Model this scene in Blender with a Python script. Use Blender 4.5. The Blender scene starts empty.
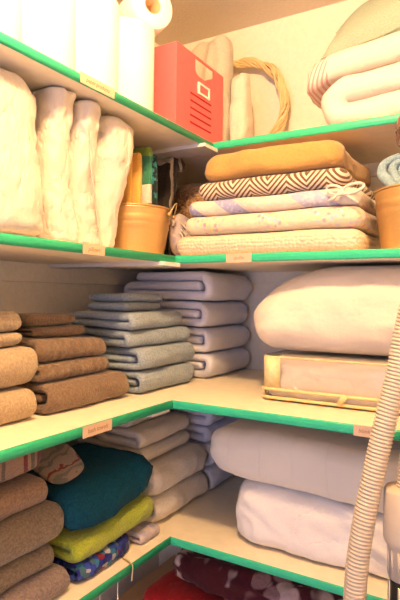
import bpy, math, random
from mathutils import Vector, Matrix, noise
C = bpy.context.scene.collection
EYE = 1.45                      # camera height above the floor; the layout below is measured from eye level
R = math.radians

# ------------------------------------------------------------------ measured layout
Z = {1: .4033, 2: .0972, 3: -.2329, 4: -.5721}      # shelf tops
XE = {1: -.6783, 2: -.6999, 3: -.6449, 4: -.6859}   # front edge of the left shelves
YE = {1: 1.211, 2: 1.0698, 3: .9848, 4: 1.0455}     # front edge of the back shelves
T = .0172
XW, YW, ZC = -1.0764, 1.5609, .8796
XR = .50

# ------------------------------------------------------------------ materials
def new_mat(name, rough=.8, sheen=0.):
    m = bpy.data.materials.new(name); m.use_nodes = True
    nt = m.node_tree; b = nt.nodes['Principled BSDF']
    b.inputs['Roughness'].default_value = rough
    b.inputs['Specular IOR Level'].default_value = .3
    if sheen: b.inputs['Sheen Weight'].default_value = sheen
    return m, nt, b
def N(nt, typ, **kw):
    n = nt.nodes.new(typ)
    for k, v in kw.items():
        if k.startswith('i_'): n.inputs[k[2:].replace('_', ' ')].default_value = v
        else: setattr(n, k, v)
    return n
def coords(nt, scale=(1, 1, 1), rot=(0, 0, 0)):
    tc = N(nt, 'ShaderNodeTexCoord'); mp = N(nt, 'ShaderNodeMapping')
    mp.inputs['Scale'].default_value = scale; mp.inputs['Rotation'].default_value = rot
    nt.links.new(tc.outputs['Object'], mp.inputs['Vector']); return mp.outputs['Vector']
def mixc(nt, fac, a, b):
    m = N(nt, 'ShaderNodeMix', data_type='RGBA')
    for s, v in (('Factor', fac), ('A', a), ('B', b)):
        idx = {'Factor': 0, 'A': 6, 'B': 7}[s]
        if isinstance(v, (tuple, list)): m.inputs[idx].default_value = (*v, 1)[:4]
        elif isinstance(v, (int, float)): m.inputs[idx].default_value = v
        else: nt.links.new(v, m.inputs[idx])
    return m.outputs[2]
def ramp(nt, fac, stops, interp='LINEAR'):
    r = N(nt, 'ShaderNodeValToRGB'); cr = r.color_ramp; cr.interpolation = interp
    while len(cr.elements) < len(stops): cr.elements.new(.5)
    for e, (p, c) in zip(cr.elements, stops):
        e.position = p; e.color = (*c, 1) if not isinstance(c, (int, float)) else (c, c, c, 1)
    nt.links.new(fac, r.inputs[0]); return r.outputs[0]
def math_(nt, op, a, b=None, c=None):
    m = N(nt, 'ShaderNodeMath', operation=op)
    for i, v in enumerate((a, b, c)):
        if v is None: continue
        if isinstance(v, (int, float)): m.inputs[i].default_value = v
        else: nt.links.new(v, m.inputs[i])
    return m.outputs[0]
def noise_t(nt, vec, scale, detail=3, rough=.5):
    n = N(nt, 'ShaderNodeTexNoise'); n.inputs['Scale'].default_value = scale
    n.inputs['Detail'].default_value = detail; n.inputs['Roughness'].default_value = rough
    nt.links.new(vec, n.inputs['Vector']); return n.outputs['Fac']
def bump(nt, b, h, dist=.001, strength=1., prev=None):
    bp = N(nt, 'ShaderNodeBump'); bp.inputs['Distance'].default_value = dist; bp.inputs['Strength'].default_value = strength
    nt.links.new(h, bp.inputs['Height'])
    if prev is not None: nt.links.new(prev, bp.inputs['Normal'])
    nt.links.new(bp.outputs[0], b.inputs['Normal']); return bp.outputs[0]
def setc(nt, b, c):
    if isinstance(c, (tuple, list)): b.inputs['Base Color'].default_value = (*c, 1)
    else: nt.links.new(c, b.inputs['Base Color'])

def terry(name, col, var=.25, ribs=0, grain=230, dist=.003):
    m, nt, b = new_mat(name, .95, .25); v = coords(nt)
    n1 = noise_t(nt, v, grain, 2, .6); n2 = noise_t(nt, v, 18, 3)
    lo = tuple(c * (1 - var) for c in col); hi = tuple(min(1, c * (1 + var)) for c in col)
    c = ramp(nt, n1, [(.32, lo), (.68, hi)])
    c2 = mixc(nt, math_(nt, 'MULTIPLY', n2, .35), c, tuple(x * .8 for x in col))
    setc(nt, b, c2); p = bump(nt, b, n1, dist)
    if ribs:
        w = N(nt, 'ShaderNodeTexWave', wave_type='BANDS', bands_direction='Y'); w.inputs['Scale'].default_value = ribs
        w.inputs['Distortion'].default_value = 2.5; w.inputs['Detail'].default_value = 2
        nt.links.new(v, w.inputs['Vector']); bump(nt, b, w.outputs['Fac'], .002, 1, p)
    return m
def cloth(name, col, var=.06, weave=350, crease=.004, rough=.8, stretch=(1, 1, 1), crease_scale=14, sheen=.1):
    m, nt, b = new_mat(name, rough, sheen); v = coords(nt); vs = coords(nt, stretch, (.3, .2, .5))
    n1 = noise_t(nt, v, weave, 2); n2 = noise_t(nt, vs, crease_scale, 4, .55)
    setc(nt, b, ramp(nt, n1, [(.3, tuple(c * (1 - var) for c in col)), (.7, tuple(min(1, c * (1 + var)) for c in col))]))
    p = bump(nt, b, n1, .0008)
    if crease:
        rid = math_(nt, 'ABSOLUTE', math_(nt, 'SUBTRACT', n2, .5))
        rid = math_(nt, 'POWER', rid, .6)
        bump(nt, b, rid, crease, 1, p)
    return m
def plain(name, col, rough=.5, metal=0., bumpy=0., bscale=60):
    m, nt, b = new_mat(name, rough); b.inputs['Metallic'].default_value = metal; v = coords(nt)
    n = noise_t(nt, v, bscale, 3); setc(nt, b, ramp(nt, n, [(.3, tuple(c * .96 for c in col)), (.7, tuple(min(1, c * 1.03) for c in col))]))
    if bumpy: bump(nt, b, n, bumpy)
    return m

M = {}
M['wall'] = plain('wall_paint', (.84, .78, .67), .75, 0, .0006, 90)
M['ceil'] = plain('ceiling_paint', (.72, .64, .52), .9, 0, .002, 120)
M['floor'] = plain('floor_vinyl', (.72, .64, .54), .5)
M['shelf'] = plain('shelf_board', (.88, .78, .61), .55, 0, .0003, 40)
M['batten'] = plain('batten_wood', (.78, .74, .68), .6)
M['edge'] = plain('green_edging', (.036, .49, .275), .35, 0, .0003, 120)
M['tag'] = plain('kraft_paper', (.62, .44, .31), .8)
M['ink'] = plain('brown_ink', (.30, .16, .10), .8)
M['paper'] = cloth('paper_towel', (.92, .9, .84), .03, 180, .001)
M['cardboard'] = plain('cardboard', (.55, .36, .2), .9)
M['red'] = plain('red_enamel', (.92, .13, .14), .42)
M['white_metal'] = plain('white_metal', (.85, .82, .75), .4)
M['slot'] = plain('slot_recess', (.33, .015, .02), .8)
M['linen'] = cloth('linen', (.50, .46, .38), .14, 500, .006)
M['cream'] = cloth('cream_cotton', (.66, .60, .49), .06, 350, .006)
M['straw'] = plain('twig_bark', (.78, .58, .30), .7, 0, .002, 80)
M['white_cot'] = cloth('white_cotton', (.68, .61, .54), .03, 500, .009, crease_scale=17, stretch=(1, 1, .5))
M['white_bed'] = cloth('white_bedding', (.84, .79, .75), .03, 500, .006, crease_scale=7)
M['comf'] = cloth('white_comforter', (.70, .65, .60), .02, 400, .006, crease_scale=8)
M['sage'] = cloth('sage_linen', (.34, .41, .33), .12, 320, .003)
M['gold'] = plain('gold_tin', (.66, .43, .19), .42, .75, .0002, 200)
M['wire'] = plain('gold_wire', (.80, .62, .34), .4, .8)
M['mustard'] = cloth('mustard_fleece', (.44, .25, .075), .08, 260, .004, crease_scale=8, sheen=.3)
M['denim'] = cloth('denim_blue', (.24, .35, .42), .25, 300, .004)
M['white_terry'] = terry('white_terry', (.78, .78, .89), .06, 0, 260, .002)
M['cream_terry'] = terry('ivory_terry', (.76, .69, .61), .07, 0, 200, .002)
M['brown_terry'] = terry('brown_terry', (.19, .125, .082), .3, 0, 230, .003)
M['brown_rib'] = terry('ribbed_brown_terry', (.185, .12, .078), .3, 14, 230, .003)
M['beige_terry'] = terry('beige_terry', (.42, .32, .205), .22, 0, 230, .003)
M['blue_terry'] = terry('grey_blue_terry', (.30, .37, .45), .28, 0, 260, .0035)
M['tan_terry'] = terry('tan_terry', (.30, .19, .115), .28, 0, 200, .004)
M['khaki_terry'] = terry('khaki_terry', (.235, .18, .12), .28, 0, 200, .004)
M['mauve_terry'] = terry('mauve_terry', (.22, .165, .155), .28, 0, 200, .004)
M['teal'] = cloth('teal_fleece', (.002, .060, .100), .3, 220, .004, .95, sheen=0)
M['lime'] = terry('lime_terry', (.36, .42, .035), .2, 0, 260, .003)
M['hose'] = plain('ivory_plastic_hose', (.62, .52, .40), .42)
M['hose_cuff'] = plain('ivory_plastic', (.60, .50, .38), .38)
M['black'] = plain('black_plastic', (.02, .018, .016), .35)
M['chrome'] = plain('chrome', (.7, .7, .7), .2, 1)
M['zip'] = plain('yellow_piping', (.84, .64, .32), .45)
M['redcloth'] = cloth('red_fleece', (.42, .012, .014), .1, 250, .005)
M['piping'] = cloth('piping_cotton', (.56, .49, .42), .03, 400, 0)

def m_plastic():
    m, nt, b = new_mat('clear_vinyl', .22)
    b.inputs['Base Color'].default_value = (1, .93, .78, 1); b.inputs['Transmission Weight'].default_value = .92
    b.inputs['IOR'].default_value = 1.06; b.inputs['Specular IOR Level'].default_value = 1.0
    b.inputs['Coat Weight'].default_value = .6; b.inputs['Coat Roughness'].default_value = .12
    v = coords(nt); bump(nt, b, noise_t(nt, v, 22, 3), .006); return m
M['vinyl'] = m_plastic()
def m_vinyl_end():
    m, nt, b = new_mat('yellow_vinyl', .35); v = coords(nt)
    setc(nt, b, ramp(nt, noise_t(nt, v, 40, 3), [(.3, (.68, .55, .26)), (.7, (.82, .72, .42))])); bump(nt, b, noise_t(nt, v, 60, 3), .004); return m
M['vinyl_end'] = m_vinyl_end()
def sep(nt, v):
    s = N(nt, 'ShaderNodeSeparateXYZ'); nt.links.new(v, s.inputs[0]); return s.outputs
def m_herring():
    m, nt, b = new_mat('herringbone_weave', .9, .2); v = coords(nt); x, y, z = sep(nt, v)
    zz = math_(nt, 'SUBTRACT', z, math_(nt, 'MULTIPLY', y, .6))
    tri = math_(nt, 'PINGPONG', math_(nt, 'ADD', x, 1.0), .044)
    s = math_(nt, 'FRACT', math_(nt, 'MULTIPLY', math_(nt, 'ADD', math_(nt, 'MULTIPLY', tri, 1.05), math_(nt, 'ADD', zz, 1.0)), 74))
    n = noise_t(nt, v, 120, 2)
    s2 = math_(nt, 'ADD', s, math_(nt, 'MULTIPLY', math_(nt, 'SUBTRACT', n, .5), .12))
    c = ramp(nt, s2, [(0, (.14, .065, .04)), (.5, (.68, .56, .43))], 'CONSTANT'); setc(nt, b, c); bump(nt, b, n, .002); return m
M['herring'] = m_herring()
def m_patch():
    m, nt, b = new_mat('patchwork_cotton', .9, .1); v = coords(nt, (7, 4, 7), (0, .25, .25))
    vv = coords(nt); x_, y_, z_ = sep(nt, vv); a_ = math_(nt, 'ADD', x_, math_(nt, 'MULTIPLY', z_, 1.3)); a_ = math_(nt, 'MULTIPLY', math_(nt, 'ADD', a_, .24), 2.1)
    lav, crm, pnk = (.33, .34, .56), (.66, .59, .50), (.62, .49, .44)
    c = ramp(nt, a_, [(0, lav), (.17, crm), (.31, lav), (.42, pnk), (.50, crm), (.70, (.42, .41, .56)), (.86, crm)], 'CONSTANT')
    v2 = coords(nt); f = noise_t(nt, v2, 120, 2); c = mixc(nt, ramp(nt, f, [(.55, 0.), (.62, .5)]), c, (.68, .63, .58))
    setc(nt, b, c); bump(nt, b, noise_t(nt, v2, 60, 3), .004); return m
M['patch'] = m_patch()
def m_floral(name, base, cols, scale=46, thr=.5, area=7):
    m, nt, b = new_mat(name, .9, .1); v = coords(nt)
    vo = N(nt, 'ShaderNodeTexVoronoi'); vo.inputs['Scale'].default_value = scale; nt.links.new(v, vo.inputs['Vector'])
    r, g, bl = sep(nt, vo.outputs['Color'])
    k = len(cols); c = ramp(nt, r, [(i / k, cc) for i, cc in enumerate(cols)], 'CONSTANT')
    spot = ramp(nt, vo.outputs['Distance'], [(thr * .8, 1.), (thr, 0.)])
    ar = ramp(nt, noise_t(nt, v, area, 2), [(.42, 0.), (.50, .95)])
    setc(nt, b, mixc(nt, math_(nt, 'MULTIPLY', spot, ar), base, c)); bump(nt, b, noise_t(nt, v, 70, 3), .004); return m
M['floral'] = m_floral('floral_cotton', (.64, .57, .43), [(.75, .45, .42), (.46, .55, .40), (.50, .50, .66), (.8, .62, .3), (.7, .3, .38)], 100, .55, 9)
M['navyfl'] = m_floral('navy_floral_fleece', (.008, .012, .12), [(.02, .05, .35), (.03, .16, .3), (.40, .38, .45), (.18, .01, .03), (.015, .02, .22), (.008, .012, .12), (.01, .02, .16), (.05, .12, .16)], 75, .85, 14)
M['maroonfl'] = m_floral('maroon_floral_fleece', (.065, .008, .012), [(.55, .4, .38), (.35, .2, .2), (.1, .01, .02), (.62, .5, .47)], 20, .62, 9)
M['lavfl'] = m_floral('lavender_print_cotton', (.52, .44, .44), [(.38, .34, .46), (.6, .5, .5), (.45, .4, .52)], 60, .6, 12)
def m_crochet():
    m, nt, b = new_mat('crochet_popcorn', .95, .2); v = coords(nt)
    vo = N(nt, 'ShaderNodeTexVoronoi'); vo.inputs['Scale'].default_value = 120; vo.inputs['Randomness'].default_value = .45
    nt.links.new(v, vo.inputs['Vector'])
    vd = N(nt, 'ShaderNodeTexVoronoi'); vd.inputs['Scale'].default_value = 60; vd.inputs['Randomness'].default_value = .25; nt.links.new(v, vd.inputs['Vector'])
    f = ramp(nt, vd.outputs['Distance'], [(.10, .55), (.22, 0.)])
    setc(nt, b, mixc(nt, f, (.68, .58, .42), (.58, .33, .26)))
    h = math_(nt, 'SUBTRACT', 1, vo.outputs['Distance']); bump(nt, b, h, .004); return m
M['crochet'] = m_crochet()
def m_tweed(name, cols, scale=120):
    m, nt, b = new_mat(name, .95, .3); v = coords(nt)
    n = noise_t(nt, v, scale, 3, .7); n2 = noise_t(nt, v, 14, 2)
    s = math_(nt, 'ADD', math_(nt, 'MULTIPLY', n, .6), math_(nt, 'MULTIPLY', n2, .4))
    k = len(cols); setc(nt, b, ramp(nt, s, [(.34 + .30 * i / (k - 1), c) for i, c in enumerate(cols)])); bump(nt, b, n, .006); return m
M['tweed'] = m_tweed('tweed_knit', [(.10, .06, .045), (.4, .2, .09), (.62, .38, .18), (.75, .6, .45)])
M['tweed_dark'] = m_tweed('dark_tweed_knit', [(.03, .02, .016), (.12, .06, .03), (.3, .16, .08), (.4, .3, .2)])
M['fur'] = m_tweed('brown_faux_fur', [(.04, .018, .01), (.14, .06, .03), (.25, .12, .06)], 200)
def m_bands(name, axis, stops, scale=1., off=0., grain=.003, dist=.0):
    """stops over fract((coordinate+off)*scale)"""
    m, nt, b = new_mat(name, .95, .2); v = coords(nt); a = sep(nt, v)[axis]
    n = noise_t(nt, v, 30, 2); a = math_(nt, 'ADD', a, math_(nt, 'MULTIPLY', math_(nt, 'SUBTRACT', n, .5), dist)) if dist else a
    s = math_(nt, 'FRACT', math_(nt, 'MULTIPLY', math_(nt, 'ADD', a, off), scale))
    c = ramp(nt, s, stops, 'CONSTANT'); g = noise_t(nt, v, 220, 2, .6)
    setc(nt, b, mixc(nt, math_(nt, 'MULTIPLY', g, .4), c, (.1, .07, .05))); bump(nt, b, g, grain); return m
tan = (.40, .26, .17)
M['striped'] = m_bands('striped_tan_weave', 1, [(0, tan), (.20, (.17, .02, .025)), (.24, tan), (.40, (.14, .12, .08)), (.43, tan), (.515, (.15, .12, .09)), (.53, tan), (.615, (.19, .02, .025)), (.635, tan),
    (.65, (.14, .12, .08)), (.67, tan), (.685, (.18, .02, .03)), (.715, (.10, .09, .07)), (.73, tan)], 2.0, .20, .004, .008)
M['penguin'] = m_bands('black_white_stripe', 1, [(0, (.012, .01, .012)), (.22, (.62, .54, .44)), (.55, (.012, .01, .012))], 23, .512, .002, .02)
M['teal_print'] = m_floral('teal_black_print', (.01, .02, .025), [(.03, .25, .24), (.02, .2, .2), (.0, .02, .02)], 90, .55, 30)
M['greenwhite'] = m_bands('green_white_bands', 2, [(0, (.02, .22, .13)), (.42, (.16, .30, .04)), (.72, (.78, .74, .62))], 6.2, .002, .003, .01)
M['yellow'] = terry('yellow_cotton', (.75, .42, .10), .1, 0, 260, .002)
M['coral'] = m_bands('coral_white_bands', 2, [(0, (.72, .08, .06)), (.30, (.72, .56, .40))], 6.2, .002, .003, .01)
def m_pinkstripe():
    m, nt, b = new_mat('white_cotton_pink_stripes', .85, .1); v = coords(nt); x, y, z = sep(nt, v)
    s = math_(nt, 'FRACT', math_(nt, 'MULTIPLY', math_(nt, 'ADD', math_(nt, 'SUBTRACT', x, math_(nt, 'MULTIPLY', z, .35)), 1.0), 95))
    ln = ramp(nt, s, [(0, 0.), (.55, .75)], 'CONSTANT')
    where = ramp(nt, x, [(0, 1.), (.001, 0.)], 'CONSTANT')
    lt = math_(nt, 'MULTIPLY', math_(nt, 'LESS_THAN', x, -.160), .8)
    f = math_(nt, 'MULTIPLY', ln, lt); n = noise_t(nt, v, 40, 2)
    setc(nt, b, mixc(nt, f, (.70, .63, .56), (.52, .12, .15))); bump(nt, b, n, .004); return m
M['pinkstripe'] = m_pinkstripe()
def m_quiltline():
    m, nt, b = new_mat('channel_quilted_cotton', .85, .15); v = coords(nt); x, y, z = sep(nt, v)
    p = math_(nt, 'PINGPONG', math_(nt, 'ADD', x, 1.0), .021)
    ln = ramp(nt, math_(nt, 'MULTIPLY', p, 1 / .021), [(0, 0.), (.10, 1.)]); n = noise_t(nt, v, 9, 4); g = noise_t(nt, v, 400, 2)
    setc(nt, b, ramp(nt, g, [(.3, (.78, .68, .55)), (.7, (.83, .73, .60))]))
    p1 = bump(nt, b, ln, .0003, .6); bump(nt, b, n, .012, 1, p1); return m
M['quilted'] = m_quiltline()
def m_quiltwide():
    m, nt, b = new_mat('wide_channel_comforter', .85, .1); v = coords(nt); x, y, z = sep(nt, v)
    p = math_(nt, 'PINGPONG', math_(nt, 'ADD', x, 1.03), .038)
    ln = ramp(nt, math_(nt, 'MULTIPLY', p, 1 / .038), [(0, 0.), (.06, 1.)]); n = noise_t(nt, v, 9, 4)
    setc(nt, b, (.82, .74, .62)); p1 = bump(nt, b, ln, .001, .7); bump(nt, b, n, .010, 1, p1); return m
M['quiltwide'] = m_quiltwide()

# ------------------------------------------------------------------ mesh helpers
class MB:
    def __init__(s): s.v = []; s.f = []
    def add(s, vs, fs):
        o = len(s.v); s.v += [tuple(p) for p in vs]; s.f += [tuple(i + o for i in f) for f in fs]
    def box(s, x0, x1, y0, y1, z0, z1):
        s.add([(x, y, z) for x in (x0, x1) for y in (y0, y1) for z in (z0, z1)],
              [(0, 1, 3, 2), (4, 6, 7, 5), (0, 4, 5, 1), (2, 3, 7, 6), (0, 2, 6, 4), (1, 5, 7, 3)])
    def tube(s, pts, rad, seg=8, cap=True, closed=False):
        pts = [Vector(p) for p in pts]; n = len(pts); rs = rad if isinstance(rad, (list, tuple)) else [rad] * n
        vs = []; up = Vector((0, 0, 1)); prev = None
        for i, p in enumerate(pts):
            a = pts[(i - 1) % n] if (closed or i) else pts[0]; b = pts[(i + 1) % n] if (closed or i < n - 1) else pts[-1]
            d = (b - a).normalized()
            if prev is None:
                s0 = d.cross(up if abs(d.z) < .9 else Vector((1, 0, 0))).normalized()
            else: s0 = (prev - d * prev.dot(d)).normalized()
            prev = s0; t = d.cross(s0)
            for k in range(seg):
                th = 2 * math.pi * k / seg; vs.append(p + (s0 * math.cos(th) + t * math.sin(th)) * rs[i])
        fs = []
        for i in range(n if closed else n - 1):
            j = (i + 1) % n
            for k in range(seg):
                l = (k + 1) % seg; fs.append((i * seg + k, i * seg + l, j * seg + l, j * seg + k))
        if cap and not closed: fs += [tuple(range(seg))[::-1], tuple((n - 1) * seg + k for k in range(seg))]
        s.add(vs, fs)
    def lathe(s, prof, seg=40, c=(0, 0, 0)):
        n = len(prof); vs = [(c[0] + r * math.cos(2 * math.pi * k / seg), c[1] + r * math.sin(2 * math.pi * k / seg), c[2] + z) for r, z in prof for k in range(seg)]
        s.add(vs, [(i * seg + k, i * seg + (k + 1) % seg, (i + 1) * seg + (k + 1) % seg, (i + 1) * seg + k) for i in range(n - 1) for k in range(seg)])
    def xf(s, mat): s.v = [tuple(mat @ Vector(p)) for p in s.v]; return s
    def jitter(s, amp, fr, seed=0, st=(1, 1, 1)):
        o = Vector((seed * 7.3, seed * 3.1, seed * 5.7)); out = []
        for p in s.v:
            q = Vector((p[0] * st[0], p[1] * st[1], p[2] * st[2])) * fr + o
            out.append(tuple(Vector(p) + noise.noise_vector(q) * amp))
        s.v = out; return s
def link(name, mb, mat, parent=None, smooth=True, origin=None, bevel=0):
    """one mesh object; built in layout coordinates, origin moved to its base centre"""
    if parent is not None: origin = Vector(parent['_o'])
    elif origin is None:
        xs, ys, zs = zip(*mb.v); origin = Vector(((min(xs) + max(xs)) / 2, (min(ys) + max(ys)) / 2, min(zs)))
    origin = Vector(origin)
    me = bpy.data.meshes.new(name); me.from_pydata([tuple(Vector(p) - origin) for p in mb.v], [], mb.f); me.update()
    import bmesh
    bm = bmesh.new(); bm.from_mesh(me); bmesh.ops.recalc_face_normals(bm, faces=bm.faces); bm.to_mesh(me); bm.free()
    if smooth: me.polygons.foreach_set('use_smooth', [True] * len(me.polygons))
    o = bpy.data.objects.new(name, me); C.objects.link(o); me.materials.append(mat)
    if parent is None: o.location = origin + Vector((0, 0, EYE)); o['_o'] = tuple(origin)
    else: o.parent = parent; o['_o'] = tuple(origin)
    if bevel:
        b = o.modifiers.new('bevel', 'BEVEL'); b.width = bevel; b.segments = 3; b.limit_method = 'ANGLE'
        b2 = o.modifiers.new('wn', 'WEIGHTED_NORMAL')
    return o
def empty(name, loc):
    o = bpy.data.objects.new(name, None); C.objects.link(o); o.location = Vector(loc) + Vector((0, 0, EYE)); o['_o'] = tuple(loc); return o
def tag(o, label, cat, group=None, kind=None):
    o['label'] = label
    if cat: o['category'] = cat
    if group: o['group'] = group
    if kind: o['kind'] = kind
    return o
def struct(o): o['kind'] = 'structure'; return o

# ------------------------------------------------------------------ folded cloth: a ribbon folded on itself, extruded
def fold_path(layers, D, s, style):
    H = layers * s; zc = [(i + .5) * s for i in range(layers)]
    def U(za, zb, umin, sign=1, u_at=None):
        zm = (za + zb) / 2; rz = abs(za - zb) / 2; ru = rz * .92; c = umin + sign * ru; out = []
        n = 14
        for i in range(n + 1):
            th = math.pi / 2 - math.pi * i / n
            uu = c - sign * ru * abs(math.cos(th)) ** .92
            z = zm + (za - zb) / 2 * (1 if math.sin(th) >= 0 else -1) * abs(math.sin(th)) ** .95
            out.append((uu, z))
        return out
    def line(u0, u1, z, n=9): return [(u0 + (u1 - u0) * i / n, z) for i in range(1, n)]
    f = s * .5
    if layers == 1: return [(f, zc[0])] + line(f, D - f, zc[0]) + [(D - f, zc[0])]
    if layers == 2:
        a = U(zc[1], zc[0], f); return [(D - f, zc[1])] + line(D - f, a[0][0], zc[1]) + a + line(a[-1][0], D - f, zc[0]) + [(D - f, zc[0])]
    if layers == 3:      # wrap: top - front U - bottom - back U - middle tongue ending near the front
        a = U(zc[2], zc[0], f); b = U(zc[0], zc[1], D - f, -1)
        return [(D - 2 * s, zc[2])] + line(D - 2 * s, a[0][0], zc[2]) + a + line(a[-1][0], b[0][0], zc[0]) + b + line(b[-1][0], f + 1.3 * s, zc[1]) + [(f + 1.3 * s, zc[1])]
    a = U(zc[3], zc[0], f); b = U(zc[0], zc[1], D - f, -1); c = U(zc[1], zc[2], f + 1.15 * s)
    return ([(D - f, zc[3])] + line(D - f, a[0][0], zc[3]) + a + line(a[-1][0], b[0][0], zc[0]) + b + line(b[-1][0], c[0][0], zc[1]) + c
            + line(c[-1][0], D - f, zc[2]) + [(D - f, zc[2])])
def folded(layers, D, W, H, zf, place, nv=34, tight=.93, seed=0, amp=.004, fr=9, style=0, lean=0):
    """place(u, v) -> (x, y); zf(x, y, fraction) -> z"""
    s = H / layers; path = fold_path(layers, D, s, style); n = len(path); mb = MB()
    nor = []
    for i in range(n):
        a = path[max(0, i - 1)]; b = path[min(n - 1, i + 1)]; d = Vector((b[0] - a[0], b[1] - a[1])).normalized(); nor.append(Vector((-d.y, d.x)))
    er = max(.016, s * .42); vsl = [(0, .25), (.15 * er, .60), (.45 * er, .87), (er, 1)] + [(W * (i / nv), 1) for i in range(1, nv) if er < W * (i / nv) < W - er] + [(W - er, 1), (W - .45 * er, .87), (W - .15 * er, .60), (W, .25)]
    vsl.sort(); o = Vector((seed * 3.7, seed * 1.9, seed * 2.3)); vs = []
    m = len(vsl)
    ring = 2 * n + 4
    for (v, k) in vsl:
        left = []; right = []
        for (p, nn) in zip(path, nor):
            h = s * .5 * tight * k
            left.append((p[0] + nn.x * h, p[1] + nn.y * h)); right.append((p[0] - nn.x * h, p[1] - nn.y * h))
        def capp(i):      # rounded path end
            p = Vector(path[i]); nn = nor[i]; d = Vector((nn.y, -nn.x)) * (-1 if i == 0 else 1); h = s * .5 * tight * k
            return [tuple(p + nn * h * .6 + d * h * .8), tuple(p - nn * h * .6 + d * h * .8)]
        e1 = capp(n - 1); e0 = capp(0)
        loop = left + [e1[0], e1[1]] + right[::-1] + [e0[1], e0[0]]
        for (u, z) in loop:
            q = Vector((u * fr, v * fr, z * fr * 2)) + o; dv = noise.noise_vector(q) * amp
            q2 = Vector((u * fr * 3, v * fr * 3, z * fr * 5)) + o; dv += noise.noise_vector(q2) * amp * .5
            x, y = place(u + dv.x, v + dv.y + lean * (z / H)); vs.append((x, y, zf(x, y, min(1, max(0, z / H)))))
    fs = []
    for j in range(m - 1):
        for i in range(ring):
            l = (i + 1) % ring; fs.append((j * ring + i, j * ring + l, (j + 1) * ring + l, (j + 1) * ring + i))
    for j in (0, m - 1):      # end faces across the ribbon
        for i in range(n - 1):
            a, b_ = j * ring + i, j * ring + i + 1; c, d = j * ring + (2 * n + 1 - i), j * ring + (2 * n + 1 - i - 1)
            fs.append((a, b_, d, c))
        fs.append((j * ring + n - 1, j * ring + n, j * ring + n + 1, j * ring + n + 2)); fs.append((j * ring + 0, j * ring + 2 * n + 1, j * ring + 2 * n + 2, j * ring + 2 * n + 3))
    mb.add(vs, fs); return mb

def superbox(sx, sy, sz, n=4, m=None, res=(26, 26, 14)):
    """rounded cushion shape, half sizes sx sy sz, centred at the origin"""
    m = m or n; mb = MB(); idx = {}
    def key(p):
        k = (round(p[0], 5), round(p[1], 5), round(p[2], 5))
        if k not in idx:
            x, y, z = p; x, y, z = [math.tan(c * math.pi / 4 * .999) for c in (x, y, z)]
            r = ((abs(x) ** m + abs(y) ** m) ** (n / m) + abs(z) ** n) ** (1 / n)
            idx[k] = len(mb.v); mb.v.append((x / r * sx, y / r * sy, z / r * sz))
        return idx[k]
    for ax in range(3):
        a, b = [(1, 2), (2, 0), (0, 1)][ax]; na, nb = res[a], res[b]
        for sgn in (-1, 1):
            for i in range(na):
                for j in range(nb):
                    q = []
                    for (di, dj) in ((0, 0), (1, 0), (1, 1), (0, 1)):
                        p = [0, 0, 0]; p[ax] = sgn; p[a] = -1 + 2 * (i + di) / na; p[b] = -1 + 2 * (j + dj) / nb; q.append(key(p))
                    mb.f.append(tuple(q if sgn > 0 else q[::-1]))
    return mb
def roundbox(sx, sy, sz, r, res=(40, 26, 14), rc=None):
    """box of half sizes sx sy sz; horizontal rims rounded by r, plan corners by rc"""
    mb = MB(); idx = {}; rc = rc or r
    def warp(t): return math.copysign(1 - (1 - abs(t)) ** 1.5, t)
    def key(p):
        k = tuple(round(c, 5) for c in p)
        if k not in idx:
            P = Vector((warp(p[0]) * sx, warp(p[1]) * sy, warp(p[2]) * sz))
            # plan corner rounding, then rim rounding
            q = Vector((max(-sx + rc, min(sx - rc, P.x)), max(-sy + rc, min(sy - rc, P.y)), 0)); d = Vector((P.x, P.y, 0)) - q
            if d.length > rc: d = d.normalized() * rc
            e = (rc - d.length)                       # distance inside the outline
            if rc > d.length and d.length == 0: e = min(sx - abs(P.x), sy - abs(P.y))
            e = max(0, e); x, y = q.x + d.x, q.y + d.y; z = P.z
            if e < r or abs(z) > sz - r:
                a = max(0, (r - e) / r); b = max(0, (abs(z) - (sz - r)) / r); L = math.hypot(a, b)
                if L > 1e-6:
                    k2 = max(a, b) / L; a2, b2 = a * k2, b * k2
                    sh = (a - a2) * r
                    dd = d.normalized() if d.length > 1e-6 else (Vector((math.copysign(1, P.x), 0, 0)) if sx - abs(P.x) < sy - abs(P.y) else Vector((0, math.copysign(1, P.y), 0)))
                    x -= dd.x * sh; y -= dd.y * sh; z = math.copysign(sz - r + b2 * r, z) if b > 0 else z
            idx[k] = len(mb.v); mb.v.append((x, y, z))
        return idx[k]
    for ax in range(3):
        a, b = [(1, 2), (2, 0), (0, 1)][ax]; na, nb = res[a], res[b]
        for sgn in (-1, 1):
            for i in range(na):
                for j in range(nb):
                    q = []
                    for (di, dj) in ((0, 0), (1, 0), (1, 1), (0, 1)):
                        p = [0, 0, 0]; p[ax] = sgn; p[a] = -1 + 2 * (i + di) / na; p[b] = -1 + 2 * (j + dj) / nb; q.append(key(p))
                    mb.f.append(tuple(q if sgn > 0 else q[::-1]))
    return mb
def wrinkle(mb, amp, fr, seed=0, st=(1, 1, 1), sharp=True):
    """push points outward by ridged noise"""
    o = Vector((seed * 4.1, seed * 2.7, seed * 6.3)); c = sum((Vector(p) for p in mb.v), Vector()) / len(mb.v); out = []
    for p in mb.v:
        P = Vector(p); q = Vector((P.x * st[0], P.y * st[1], P.z * st[2])) * fr + o
        w = noise.noise_vector(q * .6) * .6; a = noise.noise(q + w)
        d = (1 - abs(a) * 2.6) if sharp else a
        a2 = 1 - abs(noise.noise(q * 2.3 + w)) * 2.4
        n = (P - c); n = Vector((n.x, n.y, n.z)).normalized()
        out.append(tuple(P + n * amp * (d * .7 + a2 * .3)))
    mb.v = out; return mb

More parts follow.
